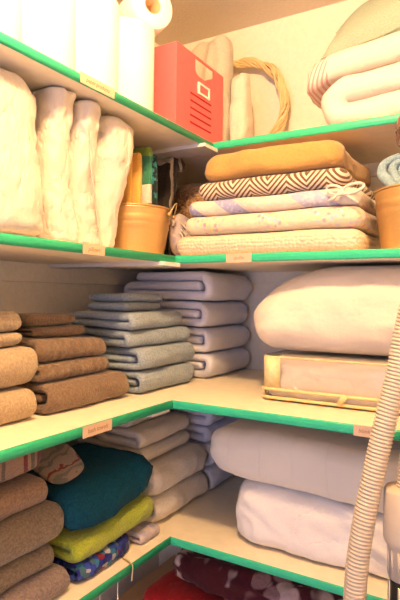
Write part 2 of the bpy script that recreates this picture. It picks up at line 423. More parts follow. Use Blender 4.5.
# ------------------------------------------------------------------ the setting
def setting():
    mb = MB(); mb.box(XW - .1, XW, -1.2, YW + .1, -EYE, ZC); struct(link('wall_left', mb, M['wall'], smooth=False))
    mb = MB(); mb.box(XW, XR, YW, YW + .1, -EYE, ZC); struct(link('wall_back', mb, M['wall'], smooth=False))
    mb = MB(); mb.box(XR, XR + .1, -1.2, YW + .1, -EYE, ZC); struct(link('wall_right', mb, M['wall'], smooth=False))
    mb = MB(); mb.box(XW - .1, XR + .1, -1.2, YW + .1, ZC, ZC + .1); struct(link('ceiling', mb, M['ceil'], smooth=False))
    mb = MB(); mb.box(XW - .1, XR + .1, -1.2, YW + .1, -EYE - .1, -EYE); struct(link('floor', mb, M['floor'], smooth=False))
    # unseen front wall behind the camera, added so its opening narrows the daylight
    mb = MB(); mb.box(XW, -.80, -1.3, -1.2, -EYE, ZC); mb.box(.15, XR, -1.3, -1.2, -EYE, ZC); mb.box(-.80, .15, -1.3, -1.2, .62, ZC); struct(link('wall_front', mb, M['wall'], smooth=False))
    n = 0
    for k in (1, 2, 3, 4):
        z = Z[k]; xe, ye = XE[k], YE[k]; e = .004
        L = empty('linen_shelf', (xe, -.3, z - T)); n += 1
        L['kind'] = 'structure'; L['label'] = {1: 'top', 2: 'second', 3: 'third', 4: 'lowest'}[k] + ' left wall shelf with rounded green front edge'
        mb = MB(); mb.box(XW, xe - e, -.3, ye, z - T, z); link('shelf_board', mb, M['shelf'], L, smooth=False)
        mb = MB(); pr = []
        for i in range(9):
            th = -math.pi / 2 + math.pi * i / 8; pr.append((xe - e + math.cos(th) * .005, z - T / 2 + math.sin(th) * (T / 2 + .0008)))
        pts = [(x, -.3, zz) for x, zz in pr] + [(x, ye, zz) for x, zz in pr]
        mb.add(pts, [(i, i + 1, i + 10, i + 9) for i in range(8)] + [tuple(range(9)), tuple(range(9, 18)), (0, 8, 17, 9)]); link('green_edging', mb, M['edge'], L)
        B = empty('linen_shelf', (0, ye, z - T)); B['kind'] = 'structure'; B['label'] = {1: 'top', 2: 'second', 3: 'third', 4: 'lowest'}[k] + ' back wall shelf with green front edge'
        mb = MB(); mb.box(XW, XR, ye + e if False else ye + .0, YW, z - T, z); link('shelf_board', mb, M['shelf'], B, smooth=False)
        mb = MB(); pts = []
        pr = [(ye, z + .0008), (ye - .0022, z - .002), (ye - .003, z - T / 2), (ye - .0022, z - T + .002), (ye, z - T - .0008)]
        x0 = xe - .003
        pts = [(x0, y, zz) for y, zz in pr] + [(XR, y, zz) for y, zz in pr]
        mb.add(pts, [(i, i + 1, i + 6, i + 5) for i in range(4)] + [tuple(range(5)), tuple(range(5, 10)), (0, 4, 9, 5)]); link('green_edging', mb, M['edge'], B, smooth=False)
        # wall cleats under the boards
        zt = z - T
        mb = MB(); mb.box(XW, XW + .018, -.3, YW, zt - .048, zt); struct(link('trim_%d' % (2 * k - 1), mb, M['wall'], smooth=False))
        mb = MB(); mb.box(XW + .018, XR, YW - .018, YW, zt - .036, zt); struct(link('trim_%d' % (2 * k), mb, M['wall'], smooth=False))
        if k < 4:
            mb = MB(); mb.box(XW + .018, xe + (.012 if k < 3 else -.012), ye + .004 - .07, ye + .022 - .02, zt - .009, zt)
            o = link('seam_batten', mb, M['batten'], smooth=False); struct(o); o['label'] = 'pale batten screwed under the ' + {1: 'top', 2: 'second', 3: 'third'}[k] + ' shelf seam'
setting()

def shelf_tag(loc, along, w, h, text, label, size):
    """kraft label glued on a shelf edge; along 'Y' (faces +X) or 'X' (faces -Y)"""
    x, y, z = loc; mb = MB(); t = .0012
    if along == 'Y': mb.box(x, x + t, y, y + w, z - h, z)
    else: mb.box(x, x + w, y - t, y, z - h, z)
    T_ = empty('shelf_tag', (x, y, z - h)); link('paper_label', mb, M['tag'], T_, smooth=False)
    cu = bpy.data.curves.new('lettering', 'FONT'); cu.body = text; cu.size = size; cu.align_x = 'CENTER'; cu.align_y = 'CENTER'; cu.extrude = .0001; cu.shear = .25
    o = bpy.data.objects.new('lettering', cu); C.objects.link(o); cu.materials.append(M['ink']); o.parent = T_; bpy.context.view_layer.update(); me = bpy.data.meshes.new_from_object(o.evaluated_get(bpy.context.evaluated_depsgraph_get())); C.objects.unlink(o); bpy.data.objects.remove(o); o = bpy.data.objects.new('lettering', me); C.objects.link(o); o.parent = T_; o['label'] = 'brown handwritten words'
    if along == 'Y': o.location = (t + .0002, w / 2, h / 2); o.rotation_euler = (R(90), 0, R(90))
    else: o.location = (w / 2, -t - .0002, h / 2); o.rotation_euler = (R(90), 0, 0)
    tag(T_, label, 'label', 'kraft tags on the shelf edges')
ed = .0012
shelf_tag((XE[1] + ed, .712, Z[1] + .001), 'Y', .094, T + .002, 'paper products', 'long kraft tag on the green edge of the top left shelf', .0105)
shelf_tag((XE[2] + ed, .747, Z[2] + .001), 'Y', .062, T + .003, 'pillows', 'small kraft tag on the second left shelf, below the white bundles', .012)
shelf_tag((XE[3] + ed, .693, Z[3] + .001), 'Y', .078, T + .003, 'bath towels', 'kraft tag on the third left shelf, below the brown towels', .0115)
shelf_tag((-.560, YE[2] - .003, Z[2] + .001), 'X', .063, T + .003, 'quilts', 'kraft tag on the second back shelf, below the folded quilts', .012)
shelf_tag((-.246, YE[3] - .003, Z[3] + .001), 'X', .05, T + .003, 'blankets', 'kraft tag on the third back shelf, just left of the ribbed hose', .010)

# ------------------------------------------------------------------ stacks of towels
def stack(z0, items, seed, wave=.004, fr=6):
    """items: dicts with H, and geometry; builds z maps that share their boundaries"""
    zs = [z0 + .0006]; out = []
    for it in items: zs.append(zs[-1] + it['H'])
    def bound(k, x, y):
        if k == 0: return zs[0]
        a = wave * min(1, k * .6) * noise.noise(Vector((x * fr, y * fr, k * .35 + seed * 3)))
        a += items[min(k, len(items)) - 1].get('tilt', 0) * (y - items[0].get('yc', 0)) + items[min(k, len(items)) - 1].get('tiltx', 0) * (x - items[0].get('xc', 0))
        return zs[k] + a
    for k in range(len(items)):
        def zf(x, y, f, k=k):
            b = bound(k, x, y); t = bound(k + 1, x, y); return b + (t - b) * (.015 + .97 * f)
        out.append(zf)
    return out, zs
def towel_left(it, zf, seed):
    """folded towel on the left shelf: fold towards +X, width along Y"""
    xf, y0, y1, D, H = it['x'], it['y0'], it['y1'], it['D'], it['H']; a = R(it.get('rot', 0)); yc = (y0 + y1) / 2
    def place(u, v):
        dx, dy = -u, v - (y1 - y0) / 2
        return xf + dx * math.cos(a) - dy * math.sin(a), yc + dx * math.sin(a) + dy * math.cos(a)
    mb = folded(it['layers'], D, y1 - y0, H, zf, place, seed=seed, amp=it.get('amp', .008), tight=it.get('tight', .95), lean=it.get('lean', 0))
    return link(it.get('name', 'folded_towel'), mb, M[it['mat']])
def make_stack(shelf, items, group, seed, wave=.004):
    zfs, zs = stack(Z[shelf], items, seed, wave)
    for k, (it, zf) in enumerate(zip(items, zfs)):
        o = towel_left(it, zf, seed * 10 + k); tag(o, it['label'], it.get('cat', 'towel'), it.get('group', group))
def I(H, x, y0, y1, D, layers, mat, label, **k): return dict(H=H, x=x, y0=y0, y1=y1, D=D, layers=layers, mat=mat, label=label, **k)

make_stack(3, [
    I(.060, -.752, .40, .690, .30, 4, 'beige_terry', 'beige bath towel at the bottom of the stack left of the brown towels', yc=.6),
    I(.076, -.752, .39, .700, .29, 2, 'beige_terry', 'thick beige bath towel second from the shelf, left of the brown towels'),
    I(.026, -.778, .42, .680, .20, 2, 'beige_terry', 'thin beige hand towel just above the thick beige bath towel'),
    I(.040, -.780, .42, .678, .20, 2, 'beige_terry', 'beige hand towel on top of the beige stack at the left edge')], 'beige towels on the third shelf', 1)
make_stack(3, [
    I(.062, -.742, .713, .957, .26, 3, 'brown_terry', 'large brown bath towel at the bottom of the brown stack', yc=.84, amp=.010),
    I(.037, -.765, .712, .915, .23, 2, 'brown_rib', 'ribbed brown hand towel resting on the large brown bath towel', rot=2),
    I(.043, -.772, .712, .905, .22, 2, 'brown_rib', 'upper ribbed brown hand towel, third in the brown stack', rot=-2, tilt=-.06),
    I(.024, -.812, .735, .872, .13, 2, 'brown_terry', 'small brown washcloth second from the top of the brown stack', rot=-3),
    I(.027, -.820, .728, .868, .12, 1, 'brown_terry', 'small brown washcloth on the very top of the brown stack', rot=3)], 'brown towels on the third shelf', 2, .006)
make_stack(3, [
    I(.055, -.728, .985, 1.235, .26, 3, 'blue_terry', 'grey-blue bath towel at the bottom of the blue stack', yc=1.1, amp=.011, lean=-.006),
    I(.056, -.732, .975, 1.230, .26, 3, 'blue_terry', 'grey-blue bath towel second from the shelf in the blue stack', amp=.013),
    I(.041, -.752, .960, 1.225, .20, 2, 'blue_terry', 'grey-blue hand towel third from the shelf in the blue stack', rot=-3, amp=.010),
    I(.040, -.755, .970, 1.215, .19, 2, 'blue_terry', 'grey-blue hand towel fourth from the shelf, below the two washcloths', rot=2, amp=.010),
    I(.022, -.795, 1.000, 1.175, .13, 1, 'blue_terry', 'thin grey-blue washcloth second from the top of the blue stack', rot=4),
    I(.024, -.800, 1.005, 1.165, .125, 1, 'blue_terry', 'thin grey-blue washcloth topmost of the blue stack', rot=-2)], 'blue towels on the third shelf', 3, .007)
make_stack(3, [
    I(.072, -.712, 1.278, 1.535, .29, 3, 'white_terry', 'white bath towel at the bottom of the stack in the third shelf corner', yc=1.4),
    I(.072, -.715, 1.272, 1.535, .29, 3, 'white_terry', 'white bath towel second from the shelf in the corner stack'),
    I(.074, -.720, 1.265, 1.530, .29, 3, 'white_terry', 'white bath towel third from the shelf in the corner stack'),
    I(.084, -.706, 1.255, 1.530, .30, 3, 'white_terry', 'white bath towel on top of the corner stack behind the blue towels', amp=.012)], 'white bath towels in the corner of the third shelf', 4, .006)
# lowest shelf
make_stack(4, [
    I(.050, -.722, .44, .752, .33, 2, 'mauve_terry', 'mauve-grey towel at the bottom of the lower left stack', yc=.6),
    I(.045, -.745, .44, .735, .32, 2, 'khaki_terry', 'thin khaki towel second from the bottom of the lower left stack'),
    I(.072, -.735, .43, .758, .32, 2, 'khaki_terry', 'thick khaki towel in the middle of the lower left stack'),
    I(.052, -.755, .42, .733, .30, 2, 'tan_terry', 'tan towel directly under the maroon-striped blanket'),
    I(.086, -.765, .40, .742, .27, 1, 'striped', 'tan blanket with maroon stripes topping the lower left stack', name='striped_blanket', cat='blanket')], 'towels in the lower left stack', 5)
make_stack(4, [
    I(.038, -.718, .775, .945, .26, 2, 'navyfl', 'navy blue floral fleece peeking out under the lime towel', name='folded_fleece', cat='blanket', group='blankets beneath the lime towel', yc=.85, amp=.014, rot=2),
    I(.050, -.722, .765, 1.03, .30, 2, 'lime', 'lime green towel folded under the dark teal blanket', tilt=.06, amp=.012),
    I(.100, -.705, .762, 1.03, .28, 1, 'teal', 'thick dark teal blanket folded above the lime green towel', name='folded_blanket', cat='blanket', tilt=.10, amp=.018)], 'colourful textiles on the lowest shelf', 6, .009)
mb = folded(2, .20, .075, .026, lambda x, y, f: Z[4] + .001 + f * .026, lambda u, v: (-.712 - u, .968 + v), seed=3, amp=.004)
tag(link('folded_sheet', mb, M['lavfl']), 'pale lavender printed cloth beside the navy floral fleece', 'sheet')
make_stack(4, [
    I(.070, -.738, 1.070, 1.320, .29, 3, 'cream_terry', 'ivory towel at the bottom of the stack right of the teal blanket', yc=1.2, amp=.012),
    I(.080, -.738, 1.060, 1.310, .29, 2, 'cream_terry', 'plump ivory towel second from the bottom, right of the teal blanket', amp=.012),
    I(.038, -.775, 1.060, 1.290, .24, 2, 'cream_terry', 'thinner ivory towel third from the bottom, right of the teal blanket', amp=.010),
    I(.045, -.780, 1.050, 1.285, .24, 2, 'cream_terry', 'ivory towel fourth up, just under the topmost ivory pair', amp=.010),
    I(.036, -.825, 1.050, 1.250, .18, 2, 'cream_terry', 'small ivory hand towel on top, right behind the bath towels tag', amp=.010)], 'ivory towels on the lowest shelf', 7, .006)
make_stack(4, [
    I(.070, -.735, 1.345, 1.545, .27, 3, 'white_terry', 'white towel at the bottom of the hindmost stack on the lowest shelf', yc=1.4),
    I(.072, -.735, 1.340, 1.545, .27, 3, 'white_terry', 'white towel second up in the hindmost stack, lowest shelf'),
    I(.052, -.745, 1.335, 1.540, .27, 2, 'white_terry', 'white towel third up in the hindmost stack, lowest shelf'),
    I(.056, -.740, 1.330, 1.540, .27, 2, 'white_terry', 'white towel topmost of the hindmost stack, lowest shelf')], 'white towels at the back of the lowest shelf', 8, .006)
# printed pillowcase crumpled beside the striped blanket
mb = wrinkle(superbox(.070, .046, .008, 3), .005, 14, 5); mb.xf(Matrix.Translation((-.838, .808, -.347)) @ Matrix.Rotation(R(25), 4, 'Y') @ Matrix.Rotation(R(18), 4, 'X'))
M['casefl'] = m_bands('grey_tan_print', 0, [(0, (.34, .25, .18)), (.2, (.16, .16, .13)), (.32, (.36, .27, .2)), (.6, (.2, .04, .04)), (.68, (.33, .25, .18)), (.85, (.18, .17, .14))], 16, .5, .003, .05)
tag(link('printed_cloth', mb, M['casefl']), 'grey and tan printed cloth wedged between striped blanket and teal blanket', 'cloth')

# ------------------------------------------------------------------ bedding on the back shelves: soft slabs, sharing stack boundaries
def slab(name, mat, x0, x1, y0, y1, zf, label, cat, group=None, n=5, m=5, amp=.004, fr=8, seed=0, st=(1, 1, 1), res=(44, 26, 16), parent=None, nominal=.05, rad=None, rcorner=.03):
    rr = nominal * .5 * (rad or .92); mb = roundbox((x1 - x0) / 2, (y1 - y0) / 2, nominal / 2, rr, res, max(rr * 1.05, rcorner)); mb.v = [(a, b, c / nominal) for a, b, c in mb.v]; cx, cy = (x0 + x1) / 2, (y0 + y1) / 2; out = []
    o = Vector((seed * 4.1, seed * 2.7, seed * 6.3))
    for p in mb.v:
        f = p[2] + .5; zz = f * nominal
        q = Vector(((p[0] + cx) * st[0], (p[1] + cy) * st[1], zz * st[2])) * fr + o
        w = noise.noise_vector(q); w2 = noise.noise_vector(q * 2.7)
        r = 1 - abs(noise.noise(q * 1.3 + w)) * 2.5
        side = Vector((p[0] / ((x1 - x0) / 2), p[1] / ((y1 - y0) / 2), 0)); side.normalize() if side.length else None
        x, y = p[0] + cx + w.x * amp + w2.x * amp * .4 + side.x * r * amp * .5, p[1] + cy + w.y * amp + w2.y * amp * .4 + side.y * r * amp * .6
        out.append((x, y, zf(x, y, f)))
    mb.v = out; o = link(name, mb, M[mat], parent)
    if label: tag(o, label, cat, group)
    return o
it2 = [dict(H=.049, tilt=0), dict(H=.047), dict(H=.038), dict(H=.044), dict(H=.064)]
zf2, z2 = stack(Z[2], it2, 21, .0045, 7)
G2 = 'folded quilts and blankets on the second back shelf'
slab('crocheted_blanket', 'crochet', -.714, -.266, 1.082, 1.46, zf2[0], 'cream crocheted popcorn blanket at the bottom of the quilt stack', 'blanket', G2, amp=.006, seed=1, nominal=.049, rcorner=.03)
slab('floral_quilt', 'floral', -.690, -.266, 1.088, 1.45, zf2[1], 'cream quilt with small pastel flowers above the crocheted blanket', 'quilt', G2, amp=.007, seed=2, nominal=.047)
slab('patchwork_quilt', 'patch', -.686, -.268, 1.090, 1.45, zf2[2], 'patchwork quilt of lavender and cream patches under the herringbone blanket', 'quilt', G2, amp=.006, seed=3, nominal=.038)
hb = slab('herringbone_blanket', 'herring', -.664, -.300, 1.088, 1.42, zf2[3], 'brown and white herringbone blanket tied with a ribbon', 'blanket', G2, amp=.006, seed=4, nominal=.044)
mb = MB()
for s in (0, 1):
    pts = []
    for i in range(22):
        th = 2 * math.pi * i / 22; pts.append((-.300 + .022 * math.cos(th) * (1 if s else -.8) + (.020 if s else -.016), 1.083 - .008 * math.sin(th / 2), (.243 - .020) + .009 * math.sin(th) + .005 * math.cos(th)))
    mb.tube(pts, .0032, 6, closed=True)
mb.tube([(-.300, 1.080, (.243 - .020)), (-.285, 1.076, .206), (-.268, 1.076, .193)], .003, 6); mb.tube([(-.300, 1.080, (.243 - .020)), (-.315, 1.076, .208), (-.33, 1.078, .200)], .003, 6)
link('ribbon', mb, M['white_cot'], hb)['label'] = 'pale ribbon bow'
slab('folded_blanket', 'mustard', -.636, -.315, 1.085, 1.40, zf2[4], 'plain mustard yellow blanket topping the quilt stack', 'blanket', G2, amp=.010, seed=5, nominal=.058, rad=.7)
mb = wrinkle(superbox(.030, .075, .040, 3), .006, 20, 2); mb.xf(Matrix.Translation((-.228, 1.37, .270)))
tag(link('knitted_throw', mb, M['tweed_dark']), 'dark brown tweed throw squeezed behind the ribbon, right of mustard blanket', 'blanket')

# third back shelf: plump quilted comforter over a zipped bag
BX0, BX1, BY0, BY1, BH = -.487, .02, 1.108, 1.47, .104
zb = Z[3] + .001
bag = empty('zipped_bedding_bag', (-.25, 1.11, Z[3]))
def rrect(x0, x1, y0, y1, r, z, k=6):
    pts = []
    for cx, cy, a0 in ((x1 - r, y0 + r, -90), (x1 - r, y1 - r, 0), (x0 + r, y1 - r, 90), (x0 + r, y0 + r, 180)):
        for i in range(k + 1):
            th = R(a0 + 90 * i / k); pts.append((cx + r * math.cos(th), cy + r * math.sin(th), z))
    return pts
mb = MB(); rings = [rrect(BX0 + .004, BX1, BY0 + .004, BY1, .02, zb), rrect(BX0, BX1, BY0, BY1, .022, zb + .006), rrect(BX0, BX1, BY0, BY1, .022, zb + BH - .008), rrect(BX0 + .004, BX1, BY0 + .004, BY1, .02, zb + BH - .002)]
nr = len(rings[0]); mb.add([p for r_ in rings for p in r_], [(j * nr + i, j * nr + (i + 1) % nr, (j + 1) * nr + (i + 1) % nr, (j + 1) * nr + i) for j in range(3) for i in range(nr)] + [tuple(range(nr)), tuple(range(3 * nr, 4 * nr))])
link('clear_vinyl_cover', mb, M['vinyl'], bag)
mb = MB(); mb.tube(rrect(BX0 - .002, BX1, BY0 - .002, BY1, .022, zb + .026), .0036, 8, closed=True); link('zipper', mb, M['zip'], bag)['label'] = 'yellow zipper band'
mb = MB(); mb.tube(rrect(BX0 - .001, BX1, BY0 - .001, BY1, .022, zb + .007), .0035, 8, closed=True); link('piping', mb, M['zip'], bag)
mb = MB(); mb.tube(rrect(BX0, BX1, BY0, BY1, .022, zb + BH - .005), .0016, 8, closed=True); link('piping', mb, M['vinyl_end'], bag)
mb = MB(); mb.box(BX0 - .0015, BX0 + .0, BY0 + .012, BY1 - .02, zb + .03, zb + BH - .01); 
pts = []
mb2 = MB(); ang = [R(a) for a in range(180, 271, 10)]
cxx, cyy = BX0 + .022, BY0 + .022
pr = [(BX0 - .001, BY1 - .03)] + [(cxx + .0232 * math.cos(a), cyy + .0232 * math.sin(a)) for a in ang] + [(BX0 + .045, BY0 - .001)]
mb2.add([(x, y, z) for z in (zb + .03, zb + BH - .006) for x, y in pr], [(i, i + 1, len(pr) + i + 1, len(pr) + i) for i in range(len(pr) - 1)])
o = link('gusset', mb2, M['vinyl_end'], bag); o['label'] = 'yellowed vinyl end panel'; sm = o.modifiers.new('s', 'SOLIDIFY'); sm.thickness = .001; sm.offset = 0
mb = MB(); mb.xf(Matrix()); mb.box(-.300, -.288, BY0 - .007, BY0 - .005, zb + .004, zb + .03); mb.xf(Matrix.Translation((-.294, BY0, zb + .03)) @ Matrix.Rotation(R(32), 4, 'Y') @ Matrix.Translation((.294, -BY0, -zb - .03)))
link('zipper_pull', mb, M['zip'], bag)
tag(bag, 'clear vinyl zipped bag with yellow piping under the plump quilted comforter', 'bedding bag')
def flat(z0, H): return lambda x, y, f: z0 + f * H
slab('folded_comforter', 'white_bed', BX0 + .008, BX1 - .008, BY0 + .007, BY1 - .008, flat(zb + .004, BH - .014), 'white comforter packed inside the clear zipped bag', 'comforter', n=9, m=9, rad=.5, amp=.009, fr=16, seed=12, nominal=.1)
def plump(x, y, f):
    xx = max(0, min(1, (x + .545) / .22)); top = zb + BH + .001 + .120 + .080 * math.sin(xx * math.pi / 2); b = zb + BH + .004 + .028 * max(0, 1 - (x + .545) / .06) ** 2
    return b + (top - b) * f
slab('quilted_comforter', 'quilted', -.540, .06, 1.118, 1.50, plump, 'plump cream channel-quilted comforter resting on the clear zipped bag', 'comforter', rad=.80, rcorner=.06, amp=.008, fr=6, seed=14, nominal=.2, res=(60, 40, 40))

# lowest back shelf
def low(x, y, f): return Z[4] + .001 + f * (.142 + .006 * math.sin(x * 9))
slab('bed_pillow', 'white_bed', -.548, .05, 1.095, 1.47, low, 'white bed pillow on the lowest shelf under the channelled comforter', 'pillow', 'bedding on the lowest back shelf', rad=.6, amp=.012, fr=9, seed=15, nominal=.14, res=(60, 36, 34))
def low2(x, y, f):
    b = Z[4] + .146 + .006 * math.sin(x * 9); xx = max(0, min(1, (x + .61) / .12)); b += .020 * (1 - xx) ** 2 * (f < 1); return b + f * (.118 * (.8 + .2 * xx))
slab('channelled_comforter', 'quiltwide', -.612, .05, 1.075, 1.47, low2, 'cream comforter with wide stitched channels on the lowest shelf, above the white pillow', 'comforter', 'bedding on the lowest back shelf', rad=.72, amp=.007, fr=7, seed=16, nominal=.12, res=(60, 36, 30))

# ------------------------------------------------------------------ second shelf, left: four upright white bundles
def bundle(x, y0b, y1b, y0t, y1t, D, H, label, seed, n=5, top='flat', dome=0, z0=Z[2] + .001):
    hy = max((y1b - y0b), (y1t - y0t)) / 2; mb = roundbox(D / 2, hy, H / 2, hy * n, (20, 22, 56), hy * .8); mb.v = [(p[0] / D, p[1] / hy / 2, p[2] / H) for p in mb.v]; out = []
    o = Vector((seed * 3.1, seed * 1.3, 0))
    for p in mb.v:
        f = p[2] + .5
        y0 = y0b + (y0t - y0b) * f; y1 = y1b + (y1t - y1b) * f
        X = x - D / 2 + p[0] * D; Y = (y0 + y1) / 2 + p[1] * (y1 - y0); ZZ = z0 + f * H
        q = Vector((X * 12 + ZZ * 5, Y * 20, ZZ * 10)) + o; w = noise.noise_vector(q * .8) * 1.2
        r = 1 - abs(noise.noise(q + w)) * 2.6; r2 = 1 - abs(noise.noise(q * 2.6 + w)) * 2.4; w2 = noise.noise_vector(q * 1.4)
        ZZ -= dome * (p[1] * 2) ** 2 * f ** 6; k = .0018 * r + .0026 * r2
        sag = .010 * math.sin(f * math.pi * 1.5 + seed) * (p[0] + .5)
        X += (2 * p[0]) * k + sag; Y += (2 * p[1]) * k * 1.1 + w2.y * .0025
        if top == 'pleat' and f > .88: X += .006 * (f - .88) / .12
        ZZ += (w2.z * .003 if f > .3 else 0) - (.06 * (max(0, p[0] + .5) ** 3) * 0)
        ZZ = max(z0, min(ZZ, Z[1] - T - .0035)); out.append((X, Y, ZZ))
    mb.v = out; o = link('folded_slipcover', mb, M['white_cot']); tag(o, label, 'bundle', 'upright white bundles on the second shelf')
    return o
def seam(o, pts, r=.0018):
    mb = MB(); mb.tube(pts, r, 6); link('piping', mb, M['piping'], o)
b1 = bundle(-.712, .50, .690, .51, .688, .30, .280, 'largest rounded white bundle at the left edge of the second shelf', 1, .30, dome=.05)
b2 = bundle(-.722, .698, .760, .694, .750, .26, .285, 'white bundle second from the left, between the largest and a zipped one', 2, .30, 'pleat')
b3 = bundle(-.724, .768, .836, .762, .815, .25, .283, 'slim white bundle third from the left with a vertical seam', 3, .30, 'pleat')
b4 = bundle(-.726, .846, .896, .830, .957, .20, .280, 'white bundle flaring at the top, leaning beside the gold bucket', 4, .25)
seam(b3, [(-.719, .812 - .03 * t + .004 * math.sin(t * 8), Z[2] + .03 + t * .20) for t in [i / 14 for i in range(15)]])

# ------------------------------------------------------------------ gold buckets
def bucket(cx, cy, z0, rb, rt, H, label, handle_side):
    B = empty('tin_bucket', (cx, cy, z0)); mb = MB()
    prof = [(0, .001), (rb - .003, .001), (rb, .003)]
    for i in range(1, 20):
        f = i / 20; r = rb + (rt - rb) * f; z = H * f
        for c in (.62, .74): r += .0030 * math.exp(-((f - c) / .022) ** 2)
        prof.append((r, z))
    prof += [(rt, H - .003), (rt - .0015, H - .002), (rt - .002, H - .006), (rb - .002, .004), (0, .004)]
    mb.lathe(prof, 56, (cx, cy, z0)); link('bucket_body', mb, M['gold'], B)
    mb = MB(); mb.tube([(cx + rt * math.cos(2 * math.pi * k / 48), cy + rt * math.sin(2 * math.pi * k / 48), z0 + H) for k in range(48)], .0024, 8, closed=True); link('rolled_rim', mb, M['gold'], B)
    if handle_side:
        hx, hy = handle_side
        mb = MB(); p0 = Vector((cx + hx * (rt + .003), cy + hy * (rt + .003), z0 + H - .014)); t = Vector((-hy, hx, 0)); out = Vector((hx, hy, 0))
        pts = [p0 + t * (-.026 + .052 * i / 16) * 1.0 + Vector((0, 0, 1)) * (.030 * math.sin(math.pi * i / 16)) + out * (.012 * math.sin(math.pi * i / 16)) for i in range(17)]
        mb.tube(pts, .0016, 8); link('wire_handle', mb, M['wire'], B)
        mb = MB(); mb.tube([p0 - t * .026 - out * .003, p0 - t * .026 + out * .003], .005, 10); link('handle_lug', mb, M['gold'], B)
        mb = MB(); mb.tube([p0 + t * .026 - out * .003, p0 + t * .026 + out * .003], .005, 10); link('handle_lug', mb, M['gold'], B)
    return B
BC = (-.818, 1.046); BR = .100; BHt = .114
b = bucket(BC[0], BC[1], Z[2] + .0005, .082, BR, BHt, '', (.93, .36)); tag(b, 'gold tin bucket holding folded napkins beside the white bundles', 'bucket', 'gold buckets on the second shelf')
b = bucket(-.158, 1.178, Z[2] + .0005, .083, .098, .126, '', None); tag(b, 'gold tin bucket at the right edge holding blue denim', 'bucket', 'gold buckets on the second shelf')
# upright cloths in the bucket: each a bent strip folded over at the top
def upright(yc, w, t, H, mat, label, x=-.80, lean=0., seed=0, name='folded_napkin', cat='napkin', z0=Z[2] + .010, bend=0., group='napkins standing in the gold bucket'):
    s = t / 2; n = 14; mb = MB(); prof = []
    for side in (-1, 1):
        rng = range(n + 1) if side < 0 else range(n, -1, -1)
        for i in rng: prof.append((side * s * (1 + .1 * math.sin(i)), i / n * (H - s)))
        if side < 0: prof += [(s * math.cos(math.pi - math.pi * k / 6), H - s + s * math.sin(math.pi - math.pi * k / 6)) for k in range(1, 6)]
    vs = []; m = 14; L = len(prof); fs = []
    for j in range(m + 1):
        e = j / m; sc = 1 if 0 < j < m else .5; X = x + w / 2 - w * e
        for (a, zz) in prof:
            q = Vector((X * 20, a * 20 + seed, zz * 12 + seed)); d = noise.noise_vector(q) * .004; f = zz / H
            vs.append((X + d.x, yc + a * sc + lean * f + bend * f * f + d.y, z0 + zz * (1 if 0 < j < m else .985)))
    for j in range(m):
        for i in range(L): l = (i + 1) % L; fs.append((j * L + i, j * L + l, (j + 1) * L + l, (j + 1) * L + i))
    fs += [tuple(range(L)), tuple(range(m * L, (m + 1) * L))[::-1]]
    mb.add(vs, fs); o = link(name, mb, M[mat]); tag(o, label, cat, group); return o
upright(.978, .050, .018, .215, 'coral', 'coral and cream napkin standing leftmost in the gold bucket', seed=1, x=-.832)
upright(.997, .085, .015, .238, 'yellow', 'yellow napkin standing next to the coral one', seed=2, x=-.824)
upright(1.0145, .092, .015, .236, 'yellow', 'second yellow napkin, standing against the green one', seed=3, x=-.812)
upright(1.034, .110, .018, .252, 'greenwhite', 'green and white napkin between yellow and black printed ones', seed=4, x=-.803, lean=-.004)
upright(1.0535, .110, .016, .238, 'teal_print', 'teal and black printed napkin standing in the gold bucket', seed=5, x=-.803)
upright(1.0715, .085, .014, .222, 'teal', 'plain dark teal napkin standing rightmost in the gold bucket', seed=6, x=-.803)
# black and white scarf arching beside the bucket
mb = MB(); prev = None; L = []
for i in range(30):
    f = i / 29; L.append((.0 + .075 * f ** 2.0, .262 * math.sin(f * math.pi * .62) / math.sin(math.pi * .5)))
W_ = .10; vs = []; cross = []
for i, (a, zz) in enumerate(L):
    pa = L[max(0, i - 1)]; pb = L[min(29, i + 1)]; d = Vector((pb[0] - pa[0], pb[1] - pa[1])).normalized(); nn = Vector((-d.y, d.x)); h = .019 if 0 < i < 29 else .010
    cross.append(((a + nn.x * h, zz + nn.y * h), (a - nn.x * h, zz - nn.y * h)))
mm = 16
for j in range(mm + 1):
    X = -.792 - .15 * j / mm
    for (p, q) in cross:
        for (a, zz) in (p, q):
            d = noise.noise_vector(Vector((X * 18, a * 18, zz * 18))) * .006; vs.append((X + d.x, 1.170 + a + d.y, Z[2] + .010 + max(0, zz)))
LL = len(cross); fs = []
for j in range(mm):
    for i in range(LL - 1):
        A = (j * LL + i) * 2; B_ = ((j + 1) * LL + i) * 2; fs += [(A, A + 2, B_ + 2, B_), (A + 1, B_ + 1, B_ + 3, A + 3)]
    A = j * LL * 2; B_ = (j + 1) * LL * 2; fs.append((A, B_, B_ + 1, A + 1)); A += (LL - 1) * 2; B_ += (LL - 1) * 2; fs.append((A, A + 1, B_ + 1, B_))
for j in (0, mm):
    for i in range(LL - 1): A = (j * LL + i) * 2; fs.append((A, A + 1, A + 3, A + 2))
mb.add(vs, fs); tag(link('striped_throw', mb, M['penguin']), 'black and white throw standing between gold bucket and tweed throw', 'blanket')
